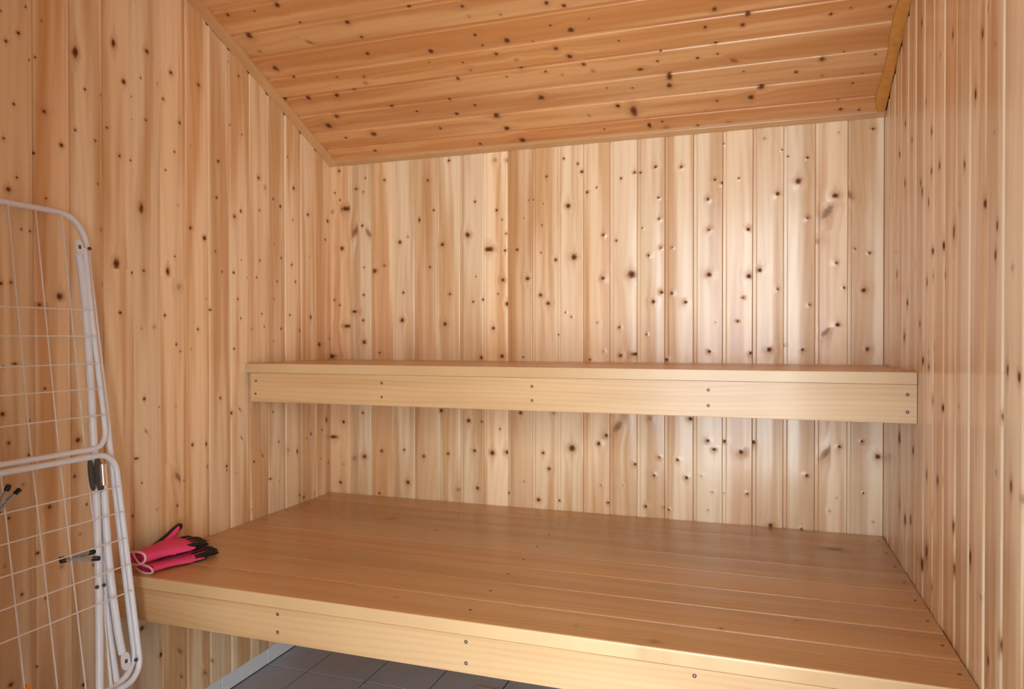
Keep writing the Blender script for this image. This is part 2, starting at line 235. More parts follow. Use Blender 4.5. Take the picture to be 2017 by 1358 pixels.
KC="0.2666,0.7474,10.9 0.0837,0.7443,7.8 0.1802,0.7409,4.4 0.0977,0.6562,13.8 0.3004,0.6731,5.7 0.4502,0.6474,9.8 0.6651,0.6669,8.3 0.8223,0.6374,7.6 0.8292,0.5999,5.6f 0.2842,0.5966,9.4a 0.466,0.586,6.4 0.0913,0.5918,10.1f 0.0986,0.514,12.9 0.4505,0.5195,8.7 0.6606,0.4938,10.2 0.8228,0.531,7.1 0.1382,0.4658,6.2 0.2922,0.4417,5.2 0.3878,0.4272,5.9 0.3783,0.399,10.5f 0.2451,0.3616,10.4 0.1316,0.3644,10.8 0.3208,0.3793,10.1 0.6355,0.4506,3.3 0.7453,0.4318,3.9 0.7016,0.3669,7 0.7571,0.3949,8f 0.8315,0.4874,5.5 0.0372,0.3754,13.6 0.4156,0.2797,9.7 0.6362,0.2786,7.6 0.4973,0.2414,5.6 0.1857,0.2608,11.3 0.1261,0.2196,16.4 0.6357,0.2069,9.5 0.7151,0.2385,6.1 0.278,0.1486,13.7 0.1564,0.144,5.7 0.5455,0.1429,6.8 0.662,0.0375,8 0.2353,0.055,7.8 0.923,0.5891,6.4f 1.0646,0.6039,7.7 1.1114,0.5856,7.8 1.1709,0.5287,2.9 1.0558,0.5249,4.7 1.1111,0.498,11.4 0.9119,0.4933,12 0.987,0.4723,2.5 1.0505,0.4367,8.9 0.8627,0.4465,7.3 0.9176,0.4121,8.1f 0.9206,0.3786,9 1.0839,0.3982,10.5 1.119,0.3587,7.4 1.2402,0.4337,3.7 1.3543,0.372,3.8 1.142,0.3274,9.6f 1.0437,0.3264,6.3f 0.9946,0.35,5.6 0.8645,0.349,3.6 1.514,0.4989,8.7 1.5992,0.4648,10 1.5861,0.4305,8 1.485,0.4402,6.4 1.5103,0.3759,6.7 1.3405,0.3356,5.2 1.4574,0.3272,5.8 1.5593,0.3,9.7a 1.5142,0.3347,3.8 1.2864,0.31,6.7v 1.3689,0.2653,12.3h 1.365,0.2273,11.3 1.2505,0.2351,4.3 1.1703,0.248,2.9 0.9509,0.2382,13.8 0.7714,0.1755,14.2 0.7874,0.1058,13.1 1.1916,0.1602,9.2 1.2385,0.1271,17.2h 1.0883,0.13,6.4f 0.8232,0.0356,14.6 1.6363,0.1761,12 1.6056,0.1359,11.7 1.5037,0.1358,5.2 1.5857,0.2509,3.3 1.4672,0.1856,2.9 1.4664,0.0906,3.9 1.28,0.0521,9.8h 1.3241,0.062,5.7 1.334,0.0317,13.2f 1.4367,0.0265,6.5 1.537,0.0263,11.2f 1.1262,0.0537,5.1 1.8107,0.427,5.9 1.8589,0.4386,3.6 1.9524,0.4245,5.8 1.8018,0.2644,9.9 1.7334,0.2247,6 1.8068,0.1963,7.7f 1.8597,0.0824,7.2f 1.8711,0.0402,7.4 1.8927,0.151,4.5 1.9401,0.2582,3.6 1.9154,0.1836,2.7 1.9247,0.0247,6.2h 1.857,0.2801,3.1"
def parse(t):
    out = []
    for e in t.split():
        code = ''
        if e[-1].isalpha(): code = e[-1]; e = e[:-1]
        a, b, r = map(float, e.split(',')); out.append((a, b, max(r*0.86, 2.0)*0.001, code))
    return out
def panel_profile(w, crown, tilt, plain=False):
    g = 0.0005
    if plain: return [(0.0, -0.012), (0.0, 0.0), (w*0.25, crown*0.75), (w*0.5, crown), (w*0.75, crown*0.75), (w-0.003, 0.0), (w-0.0012, -0.0008), (w-g, -0.0024), (w-g, -0.012)]
    pr = [(g, -0.012), (g, -0.0034), (0.0095, -0.0031), (0.0118, -0.0006), (0.0135, 0.0), (0.0150, 0.0)]
    x0, x1 = 0.0150, w-0.0034
    for k in range(1, 7):
        t = k/7.0; x = x0+(x1-x0)*t
        pr.append((x, crown*(1-(2*t-1)**2)+tilt*(t-0.5)*0.0))
    pr += [(x1, 0.0), (x1+0.0008, 0.0), (w-0.0012, -0.0008), (w-g, -0.0024), (w-g, -0.012)]
    return pr
def plank_profile(w, th, e=0.0035):
    g = 0.0012
    return [(g, -th), (g, -e-0.0025), (g, -e), (g+0.3*e, -0.3*e), (g+e, 0.0), (g+e+0.002, 0.0001), (w*0.5, 0.0003), (w-g-e-0.002, 0.0001), (w-g-e, 0.0), (w-g-0.3*e, -0.3*e), (w-g, -e), (w-g, -e-0.0025), (w-g, -th)]
def board(name, parent, mat, org, ex, en, ez, prof, v0, v1, knots=(), tint=1.0, vend=None, caps=True, warm=0.0):
    """A length of wood. ex: across, en: out of the face, ez: along; v0..v1 its extent along ez.
    vend(x): a slanting upper end. knots: (x, v, r, code) in the board's own coordinates."""
    ex, en, ez = Vector(ex), Vector(en), Vector(ez); org = Vector(org)
    flip = ex.cross(en).dot(ez) < 0
    cuts = {v0, v1}
    ks = []
    for k in sorted(knots, key=lambda k: -k[2]*(0.5 if k[3] == 'f' else 1)):
        if all(abs(k[1]-q[1]) > 1.25*(k[2]+q[2]) or abs(k[0]-q[0]) > k[2]+q[2]+0.008 for q in ks): ks.append(k)
    ks.sort(key=lambda k: k[1])
    for a, b in zip(ks, ks[1:]):
        if b[1]-a[1] > 1.25*(a[2]+b[2]): cuts.add(a[1]+(b[1]-a[1])*a[2]/(a[2]+b[2]))
    cuts = sorted(c for c in cuts if v0 <= c <= v1)
    if vend is not None:
        lo = min(vend(x) for x, _ in prof)-0.002
        cuts = [c for c in cuts if c < lo or c == v0]+[None]
    V, Fc, loopuv = [], [], []
    P = len(prof); arc = [0.0]
    for (xa, na), (xb, nb) in zip(prof, prof[1:]): arc.append(arc[-1]+math.hypot(xb-xa, nb-na))
    vv = []
    for c in cuts:
        for (x, nn) in prof:
            z = vend(x) if c is None else c
            V.append(ex*x+en*nn+ez*z); vv.append((x, z))
    for i in range(len(cuts)-1):
        for j in range(P-1):
            f = (i*P+j, i*P+j+1, (i+1)*P+j+1, (i+1)*P+j)
            Fc.append(tuple(reversed(f)) if not flip else f)
    nq = len(Fc)
    if caps:
        a = tuple(range(P)); b = tuple((len(cuts)-1)*P+j for j in range(P))
        Fc.append(a if not flip else tuple(reversed(a))); Fc.append(tuple(reversed(b)) if not flip else b)
    me = mesh(name, V, Fc, True, 30)
    U = [me.uv_layers.new(name=n) for n in ('board', 'knot', 'knot_size')]
    for p in me.polygons:
        cx = sum(vv[i][0] for i in p.vertices)/len(p.vertices); cz = sum(vv[i][1] for i in p.vertices)/len(p.vertices)
        k = None
        if ks and p.index < nq:
            zs = [vv[i][1] for i in p.vertices]; za, zb = min(zs), max(zs)
            def dist(q):
                dz = max(za-q[1], q[1]-zb, 0.0); return dz*3+abs(q[0]-cx)*0.25+(0 if za <= q[1] <= zb else 0.05)
            k = min(ks, key=dist)
        for li in p.loop_indices:
            x, z = vv[me.loops[li].vertex_index]
            U[0].data[li].uv = (x, z)
            if k is None: U[1].data[li].uv = (30.0, 30.0); U[2].data[li].uv = (0.005, 0.0)
            else:
                r = k[2]; du, dv = (x-k[0])/r, (z-k[1])/r; s = 1.0; code = k[3]
                if code == 'h': du *= 0.55; dv *= 1.25
                elif code == 'v': dv *= 0.55
                elif code == 'f': s = 0.42
                elif code in 'ab' and code:
                    a = math.radians(38 if code == 'a' else -38)
                    du, dv = du*math.cos(a)-dv*math.sin(a), du*math.sin(a)+dv*math.cos(a)
                    dv *= 0.55; du *= 1.35; s = 0.62
                U[1].data[li].uv = (du, dv); U[2].data[li].uv = (r, s)
    o = put(name, me, parent, mat, org)
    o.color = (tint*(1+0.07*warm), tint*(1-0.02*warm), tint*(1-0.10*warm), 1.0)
    return o
X, Y, Z = Vector((1, 0, 0)), Vector((0, 1, 0)), Vector((0, 0, 1))
SL = 0.4332; LL = math.sqrt(1+SL*SL)
UPS = Vector((0, -1, SL))/LL            # up the slope, towards the camera
DN = Vector((0, -SL, -1))/LL            # out of the ceiling, into the room
ZT = 1.8379                             # lower edge of the ceiling trim at the back wall
FRONT = 0.15                            # inner face of the front wall
def zceil(y): return ZT+SL*(D-y)+0.013
rj = lambda a: random.uniform(-a, a)

# ------------------------------------------------------------------ walls
def wall_board(parent, seam0, w, org, ex, en, knots, k, tint, base=0.058, vend=None, v1=None, warm=0.0, sgn=1, plain=False):
    mine = [(abs(kx-seam0), kz, r, c) for kx, kz, r, c in knots if 0 <= sgn*(kx-seam0) < w]
    crown = random.choice([0.0016, 0.0022, 0.0012, 0.0008, -0.0008])
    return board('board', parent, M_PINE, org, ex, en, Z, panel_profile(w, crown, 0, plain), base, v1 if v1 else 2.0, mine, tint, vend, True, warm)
# back wall: boards run up to the ceiling
wb = struct(box('wall_back', (-0.02, D+0.0125, 0.0), (W+0.02, D+0.09, ZT+0.30), M_DARK))
KB_ = parse(KB)
seams = [0.0]+[0.091+0.09505*k for k in range(21)]
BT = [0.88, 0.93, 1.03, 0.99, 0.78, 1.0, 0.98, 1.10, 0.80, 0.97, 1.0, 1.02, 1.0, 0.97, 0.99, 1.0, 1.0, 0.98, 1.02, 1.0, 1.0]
for k in range(21):
    x0, x1 = seams[k], seams[k+1]
    if k == 20: x1 = W
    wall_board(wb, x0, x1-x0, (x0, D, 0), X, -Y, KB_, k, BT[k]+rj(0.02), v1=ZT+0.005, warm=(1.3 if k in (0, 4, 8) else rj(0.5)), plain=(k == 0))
# left wall
wl = struct(box('wall_left', (-0.09, FRONT-0.1, 0.0), (-0.0125, D+0.012, 3.05), M_DARK))
KL_ = parse(KL)
for k in range(26):
    y0 = D-0.0960*k; w = 0.0960
    if y0-w < FRONT: break
    wall_board(wl, y0, w, (0, y0, 0), -Y, X, KL_, k, 1.0+rj(0.05), vend=lambda x, y0=y0: zceil(y0-x)-0.012, warm=rj(0.6), sgn=-1, plain=(k == 0))
# right wall
wr = struct(box('wall_right', (W+0.0125, FRONT-0.1, 0.0), (W+0.09, D+0.012, 3.05), M_DARK))
KR_ = [(a, b_, min(r*2.5, 0.012), 'v' if c == '' else c) for a, b_, r, c in parse(KR)]
ys = [D+0.004]+[2.405-0.0965*k for k in range(25)]
for k in range(25):
    y1, y0 = ys[k], ys[k+1]
    if y0 < FRONT: break
    wall_board(wr, y0, y1-y0, (W, y0, 0), Y, -X, KR_, k, 0.99+rj(0.03), vend=lambda x, y0=y0: zceil(y0+x)-0.012, warm=rj(0.4))
# ceiling: boards run from wall to wall, stepping up the slope
def slab(name, c0, c1, mat):            # sloping slab between slope distances c0..c1, above the boards
    o0 = Vector((0, D, ZT+0.013))-DN*0.0125
    vs_ = []
    for t in (0.0, 0.06):
        for xx, cc in ((-0.09, c0), (W+0.09, c0), (W+0.09, c1), (-0.09, c1)):
            vs_.append(o0+X*xx+UPS*cc-DN*t)
    me = mesh(name, vs_, [(0, 1, 2, 3), (7, 6, 5, 4), (0, 4, 5, 1), (1, 5, 6, 2), (2, 6, 7, 3), (3, 7, 4, 0)])
    return put(name, me, None, mat)
CLEN = (D-FRONT)*LL
cl = struct(slab('ceiling', -0.02, CLEN+0.1, M_DARK))
KC_ = parse(KC)
cs = [0.0]+[0.0905+0.0965*k for k in range(28)]
for k in range(28):
    c0, c1 = cs[k], cs[k+1]
    if c1 > CLEN: break
    mine = [(c1-kc, kx, r, c) for kx, kc, r, c in KC_ if c0 < kc <= c1]
    org = Vector((0, D, ZT+0.013))+UPS*c1
    board('board', cl, M_CEIL, org, -UPS, DN, X, panel_profile(c1-c0, random.choice([0.0012, 0.0008, 0.0004]), 0), 0.0, W, mine, 1.0+rj(0.05), warm=rj(0.5))
# trims: flat strips along the ceiling
def strip(name, org, ea, eb, en, wdt, th, length, tint=1.0):
    """strip on the ceiling: ea along, eb across, en out"""
    pr = [(0, -th), (0, -0.001), (0.001, 0), (wdt*0.5, 0.0002), (wdt-0.0015, 0), (wdt, -0.0015), (wdt, -th)]
    return struct(board(name, None, M_TRIM, org, eb, en, ea, pr, 0.0, length, (), tint))
o0 = Vector((0, D, ZT))
strip('trim_1', o0+X*0.0005, UPS, X, DN, 0.036, 0.0125, CLEN-0.02, 1.0)
strip('trim_2', o0+X*0.036+UPS*0.0005, X, UPS, DN, 0.028, 0.0125, W-0.0365, 0.95)
def ragged_trim():
    n = 60; V = []; Fc = []
    for i in range(n+1):
        s_ = 0.03+(CLEN-0.06)*i/n
        ww = 0.033+rj(0.0022)+0.003*math.sin(i*0.9); gap = 0.0022+rj(0.0012)+0.001*math.sin(i*0.47)
        if i == 0: ww *= 0.75
        b = o0+UPS*s_+X*W
        V += [b-X*gap-DN*0.0125, b-X*gap+DN*0.0005, b-X*(gap+0.006)+DN*0.0025, b-X*(ww-0.005)+DN*0.002, b-X*ww-DN*0.001, b-X*ww-DN*0.0125]
    for i in range(n):
        for j in range(5): Fc.append((i*6+j, i*6+j+1, (i+1)*6+j+1, (i+1)*6+j))
    Fc.append((5, 4, 3, 2, 1, 0)); Fc.append(tuple(n*6+j for j in range(6)))
    me = mesh('trim_3', V, Fc, True, 60)
    bm = bmesh.new(); bm.from_mesh(me); bmesh.ops.recalc_face_normals(bm, faces=bm.faces); bm.to_mesh(me); bm.free()
    return struct(put('trim_3', me, None, M_STAIN))
ragged_trim()

# ------------------------------------------------------------------ floor and tile skirting
fl = struct(box('floor', (-0.09, FRONT-0.1, -0.06), (W+0.09, D+0.09, -0.002), M_GROUT))
TP = 0.2275
ty = [2.10+TP*k for k in range(-9, 3)]; tx = [0.156+TP*k for k in range(-1, 10)]
for x0 in tx:
    for y0 in ty:
        a, b = max(x0, -0.008), min(x0+TP, W+0.008); c, e = max(y0, FRONT), min(y0+TP, D+0.008)
        if b-a < 0.02 or e-c < 0.02: continue
        box('tile', (a+0.0022, c+0.0022, -0.008), (b-0.0022, e-0.0022, rj(0.0003)), M_TILE, fl, 0.001)
bl = struct(box('baseboard_left', (-0.0124, FRONT, 0.0), (-0.009, D, 0.057), M_GROUT))
for y0 in ty:
    c, e = max(y0, FRONT), min(y0+TP, D)
    if e-c > 0.02: box('tile', (-0.0105, c+0.0018, 0.003), (-0.004, e-0.0018, 0.0565), M_WHITE_TILE, bl, 0.0008)
br = struct(box('baseboard_right', (W+0.009, FRONT, 0.0), (W+0.0124, D, 0.057), M_GROUT))
for y0 in ty:
    c, e = max(y0, FRONT), min(y0+TP, D)
    if e-c > 0.02: box('tile', (W+0.004, c+0.0012, 0.003), (W+0.0105, e-0.0012, 0.0565), M_WHITE_TILE, br, 0.0008)
bb = struct(box('baseboard_back', (0, D+0.009, 0.0), (W, D+0.0124, 0.057), M_GROUT))
for x0 in tx:
    a, b = max(x0, 0), min(x0+TP, W)
    if b-a > 0.02: box('tile', (a+0.0012, D+0.004, 0.003), (b-0.0012, D+0.0105, 0.0565), M_WHITE_TILE, bb, 0.0008)

# ------------------------------------------------------------------ the added, unseen hall behind the camera, shaped to bring in daylight
HX0, HX1, HZ = -1.3, 2.75, 2.75
# front wall beside and behind the camera, unseen: doorway edges set to shape the daylight
OPEN = [(1.12, 1.82, 0.0, 2.05)]
FA, FB = FRONT-0.1, FRONT-0.0125
wfr = struct(box('wall_front', (-0.09, FA, 2.05), (W+0.09, FB, 3.05), M_DARK))
cuts_ = [-0.09]+[v for q in OPEN for v in q[:2]]+[W+0.09]
for i in range(0, len(cuts_), 2): box('wall_pier', (cuts_[i], FA, 0.0), (cuts_[i+1], FB, 2.05), M_TRIM_PLAIN, wfr)
for x0, x1, z0, z1 in OPEN:
    if z0 > 0: box('wall_pier', (x0, FA, 0.0), (x1, FB, z0), M_TRIM_PLAIN, wfr)
    if z1 < 2.05: box('wall_pier', (x0, FA, z1), (x1, FB, 2.05), M_TRIM_PLAIN, wfr)
for k in range(21):
    x0 = 0.0955*k; x1 = min(x0+0.0955, W)
    mid = (x0+x1)/2
    sp = [(0.058, zceil(FRONT)-0.014)]
    for q in OPEN:
        if x1 > q[0]-0.005 and x0 < q[1]+0.005: sp = ([(0.058, q[2])] if q[2] > 0.1 else [])+[(q[3], zceil(FRONT)-0.014)]
    for za, zb in sp: board('board', wfr, M_PINE, (x1, FRONT, 0), -X, Y, Z, panel_profile(x1-x0, 0.0008, 0), za, zb, (), 1.0+rj(0.05))
struct(box('wall_hall_left', (HX0-0.1, HALL_Y-0.1, 0), (HX0, FRONT-0.1, HZ), M_WALL))
struct(box('wall_hall_right', (HX1, HALL_Y-0.1, 0), (HX1+0.1, FRONT-0.1, HZ), M_WALL))
struct(box('wall_hall_front', (HX0-0.1, FRONT-0.1, 0), (-0.09, FRONT, HZ), M_WALL))
struct(box('wall_hall_front', (W+0.09, FRONT-0.1, 0), (HX1+0.1, FRONT, HZ), M_WALL))
struct(box('floor_hall', (HX0-0.1, HALL_Y-0.1, -0.06), (HX1+0.1, FRONT-0.1, 0.0), M_HALL_FLOOR))
struct(box('ceiling_hall', (HX0-0.1, HALL_Y-0.1, HZ), (HX1+0.1, FRONT, HZ+0.08), M_WALL))
xs = [HX0]+[v for w_ in ADDED_WINDOWS for v in w_[:2]]+[HX1]
for i in range(0, len(xs), 2): struct(box('wall_hall_rear', (xs[i], HALL_Y-0.1, 0), (xs[i+1], HALL_Y, HZ), M_WALL))
for i, (x0, x1, z0, z1, _w, _c) in enumerate(ADDED_WINDOWS):
    struct(box('wall_hall_rear', (x0, HALL_Y-0.1, 0), (x1, HALL_Y, z0), M_WALL))
    struct(box('wall_hall_rear', (x0, HALL_Y-0.1, z1), (x1, HALL_Y, HZ), M_WALL))
    wf = struct(box('added_window_%d' % (i+1), (x0, HALL_Y-0.06, z0), (x0+0.03, HALL_Y+0.01, z1), M_WHITE))
    box('added_window_frame', (x1-0.03, HALL_Y-0.06, z0), (x1, HALL_Y+0.01, z1), M_WHITE, wf)
    box('added_window_frame', (x0, HALL_Y-0.06, z0), (x1, HALL_Y+0.01, z0+0.03), M_WHITE, wf)
    box('added_window_frame', (x0, HALL_Y-0.06, z1-0.03), (x1, HALL_Y+0.01, z1), M_WHITE, wf)

# ------------------------------------------------------------------ benches
def screw_mesh():
    V = []; Fc = []; n = 10
    for r, h in ((0.0043, -0.001), (0.0043, 0.0004), (0.0034, 0.0009), (0.0017, 0.0007), (0.0015, -0.0004)):
        for k in range(n):
            a = 2*math.pi*k/n; V.append((r*math.cos(a), r*math.sin(a), h))
    for i in range(4):
        for k in range(n): Fc.append((i*n+k, i*n+(k+1) % n, (i+1)*n+(k+1) % n, (i+1)*n+k))
    Fc.append(tuple(4*n+k for k in range(n)))
    return mesh('screw', V, Fc, True, 50)
SCREW = screw_mesh(); SCREW.materials.append(M_SCREW)
def screw(parent, p, facing, s=1.0):
    o = bpy.data.objects.new('screw', SCREW); C.objects.link(o)
    if facing == 'front': o.rotation_euler = (math.pi/2, 0, 0)
    o.location = Vector(p)-Vector(parent.location); o.scale = (s, s, s); o.parent = parent
    return o
def bench(name, label, yf, ztop, th, nplank, fx0, fz0, frec, scr, topknots, e):
    root = empty(name, (W/2, yf, ztop)); tag(root, label, 'bench')
    pw = (D-0.001-yf)/nplank; off = Vector(root.location)
    for k in range(nplank):
        y0 = yf+pw*k
        mine = [(ky-y0, kx-0.003, r, c) for kx, ky, r, c in topknots if y0 <= ky < y0+pw]
        p = board('plank', root, M_TOP, Vector((0.003, y0, ztop))-off, Y, Z, X, plank_profile(pw, th, e), 0.0, W-0.006, mine, 1.0+rj(0.05), warm=rj(0.4))
        if k == 0:                      # front edge takes the fascia's paler tone; the top's weaker light is painted in
            p.data.materials.append(M_BENCH)
            for q in p.data.polygons:
                if q.normal.y < -0.6: q.material_index = 1
        for sx in (0.035, 1.008, 1.98):
            s_ = screw(p, (sx, y0+pw*0.5+rj(0.004), ztop), 'top', 0.9)
            s_.location = Vector((sx, y0+pw*0.5, ztop))-Vector((0.003, y0, ztop))
    fz1 = ztop-th-0.0005
    fh = fz1-fz0
    pr = [(0.0, -0.022), (0.0, -0.001), (0.001, 0.0), (0.003, 0.0001), (fh*0.5, 0.0003), (fh-0.003, 0.0001), (fh-0.001, 0.0), (fh, -0.001), (fh, -0.022)]
    fo = board('fascia', root, M_BENCH, Vector((fx0, yf+frec, fz0))-off, Z, -Y, X, pr, 0.0, W-0.0025-fx0, (), 1.0)
    for sx, sz in scr:
        s_ = screw(root, (0, 0, 0), 'front'); s_.parent = fo
        s_.location = (sx-fx0, 0.0, sz-fz0)
    for bx in (0.001, 0.515, 1.0, 1.49, W-0.031):   # bearers that carry the planks
        box('bearer', Vector((bx, yf+frec+0.0225, ztop-th-0.06))-off, Vector((bx+0.03, D-0.001, ztop-th-0.0006))-off, M_BENCH, root, 0.001)
    for q in root.children:
        if q.name.startswith('bearer'):
            for nm in ('board', 'knot', 'knot_size'):
                ul = q.data.uv_layers.new(name=nm)
                for l in ul.data: l.uv = (0.3, 0.1) if nm == 'board' else ((30, 30) if nm == 'knot' else (0.005, 0.0))
    return root
KT = [(0.436, 2.19, 0.014, 'a'), (1.837, 2.29, 0.016, 'v'), (1.43, 1.475, 0.012, 'f'), (0.648, 2.104, 0.008, 'f'), (0.591, 1.704, 0.006, 'f'),
      (1.554, 1.585, 0.005, ''), (1.71, 1.685, 0.005, 'f'), (1.257, 1.50, 0.005, 'f'), (0.809, 1.528, 0.006, 'f'), (0.223, 2.193, 0.005, ''), (0.05, 2.219, 0.006, '')]
bench('lower_bench', 'wide low pine bench with pink gloves on its left end', 1.4444, 0.531, 0.030, 8, 0.002, 0.417, 0.0,
      [(0.534, 0.486), (0.534, 0.4428), (1.0246, 0.4868), (1.0246, 0.4399), (1.5104, 0.4862), (1.5104, 0.440), (1.972, 0.486), (1.972, 0.44)], KT, 0.0035)
bench('upper_bench', 'narrow upper wooden bench with screwed front board along the back wall', 1.9816, 1.067, 0.030, 4, 0.022, 0.9395, 0.005,
      [(0.042, 1.009), (0.040, 0.966), (0.515, 1.011), (0.515, 0.967), (1.007, 1.011), (1.007, 0.97), (1.502, 1.012), (1.502, 0.97), (1.977, 1.011), (1.977, 0.968)], [], 0.002)

# ------------------------------------------------------------------ folded drying rack leaning on the left wall
RXO, RM = 0.030, 0.15
def rp(y, z, off=0.0): return Vector((RXO+RM*(1.5-z)+off, y, z))
rack = empty('drying_rack', rp(1.07, 0.0)); tag(rack, 'white wire clothes drying rack folded flat against the left wall', 'drying rack')
RO = Vector(rack.location)
def rtube(name, pts, r, off=0.0, smooth=True, seg=12, closed=False, parent=None, mat=None):
    P_ = [rp(q[0], q[1], off+(q[2] if len(q) > 2 else 0.0))-RO for q in pts]
    if smooth and not closed: P_ = catmull(P_, 5)
    return tube(name, P_, r, mat or M_WHITE, parent or rack, seg, closed)
def loop(y0, y1, z0, z1, rad, drop=0.0):
    """rounded rectangle, lower edge sloping by drop"""
    out = []
    for (cy, cz, a0) in ((y1-rad, z1-rad, 0), (y0+rad, z1-rad, 90), (y0+rad, z0+rad, 180), (y1-rad, z0+rad, 270)):
        for k in range(7):
            a = math.radians(a0+15*k); out.append((cy+rad*math.cos(a), cz+rad*math.sin(a)))
    return out
YL, YR = 0.80, 1.343                    # the rack's long sides
mf = rtube('main_frame', loop(YL, YR, 0.335, 1.456, 0.066), 0.0074, closed=True)
# upper wing: a U hinged near the top, closed below by its bar
uh = [(1.324, 1.372), (1.321, 1.209), (1.321, 1.086), (1.321, 0.975), (1.320, 0.926), (1.311, 0.903), (1.288, 0.890), (1.211, 0.889)]
uw = rtube('upper_wing', uh+[(2.13-y_, z_) for y_, z_ in reversed(uh)], 0.0062, 0.017)
# lower wing: rounded rectangle
lw = rtube('lower_wing', loop(YL-0.005, 1.338, 0.335, 0.872, 0.046), 0.0070, 0.019, closed=True)
for z in (1.220, 1.157, 1.091, 1.031, 0.967): rtube('wire', [(0.812, z), (1.320, z)], 0.0016, 0.024, False, 6, parent=uw, mat=M_WIRE)
for z in (0.792, 0.731, 0.668, 0.605, 0.543): rtube('wire', [(YL, z), (1.334, z)], 0.0016, 0.027, False, 6, parent=lw, mat=M_WIRE)
for y_ in (0.872, 0.942, 1.012, 1.082, 1.152, 1.217, 1.283):
    rtube('wire', [(y_, 1.452), (y_-0.012, 0.90), (y_-0.014, 0.335)], 0.0017, 0.004, False, 6, parent=mf, mat=M_WIRE)
# legs: flattened at the hinges
rtube('leg', [(1.312, 1.355), (1.315, 1.284), (1.308, 1.111), (1.294, 0.917), (1.285, 0.799), (1.262, 0.580), (1.233, 0.352), (1.185, 0.008)], 0.0088, 0.008)
rtube('leg', [(1.304, 0.82), (1.300, 0.72), (1.287, 0.571), (1.287, 0.441), (1.291, 0.333), (1.30, 0.10), (1.302, 0.008)], 0.0080, -0.007)
rtube('brace', [(1.307, 0.849), (1.303, 0.795), (1.293, 0.630), (1.294, 0.476), (1.299, 0.405)], 0.0086, 0.012)
rtube('leg', [(0.82, 1.36), (0.83, 0.88), (0.87, 0.40), (0.90, 0.008)], 0.0088, 0.008)
rtube('spring_wire', [(1.277, 0.55), (1.268, 0.40), (1.262, 0.25)], 0.0020, 0.002, False, 6)
def plate(name, y, z, off, hw, hh, mat, ang=0.0, parent=None, hole=True):
    """oval hinge plate lying in the rack's plane"""
    V = []; Fc = []; n = 20
    ca, sa = math.cos(ang), math.sin(ang)
    for t in (-0.0016, 0.0016):
        for k in range(n):
            a = 2*math.pi*k/n
            yy = hw*math.copysign(abs(math.cos(a))**0.8, math.cos(a)); zz = hh*math.copysign(abs(math.sin(a))**0.8, math.sin(a))
            V.append(rp(y+yy*ca-zz*sa, z+yy*sa+zz*ca, off+t)-RO)
    Fc = [tuple(range(n)), tuple(reversed(range(n, 2*n)))]+[(k, n+k, n+(k+1) % n, (k+1) % n) for k in range(n)]
    me = mesh(name, V, Fc, True, 40)
    bm = bmesh.new(); bm.from_mesh(me); bmesh.ops.recalc_face_normals(bm, faces=bm.faces); bm.to_mesh(me); bm.free()
    o = put(name, me, parent or rack, mat)
    if hole:
        q = rp(y, z, off+0.0016)-RO
        box('rivet', q-Vector((0.0006, 0.0036, 0.0046)), q+Vector((0.0012, 0.0036, 0.0046)), M_DKGREY, o, 0.0006)
    return o
plate('hinge_plate', 1.307, 1.373, 0.020, 0.0110, 0.019, M_WHITE)
plate('hinge_plate', 1.297, 0.390, 0.022, 0.0120, 0.020, M_WHITE)
plate('bracket', 1.269, 0.830, 0.018, 0.0080, 0.036, M_DKGREY, 0.0, hole=False)
plate('bracket', 1.286, 0.828, 0.021, 0.0105, 0.040, M_DKGREY, 0.0, hole=False)
rtube('chrome_sleeve', [(1.294, 0.852), (1.291, 0.803)], 0.0088, 0.026, False, 14, mat=M_CHROME)
for y_, z_, off in ((1.247, 0.578, 0.018), (1.267, 0.576, 0.016), (1.330, 1.372, 0.024), (1.320, 0.384, 0.026)):
    rtube('rivet', [(y_, z_, off), (y_, z_, off+0.004)], 0.0042, 0.0, False, 10, mat=M_DKGREY)

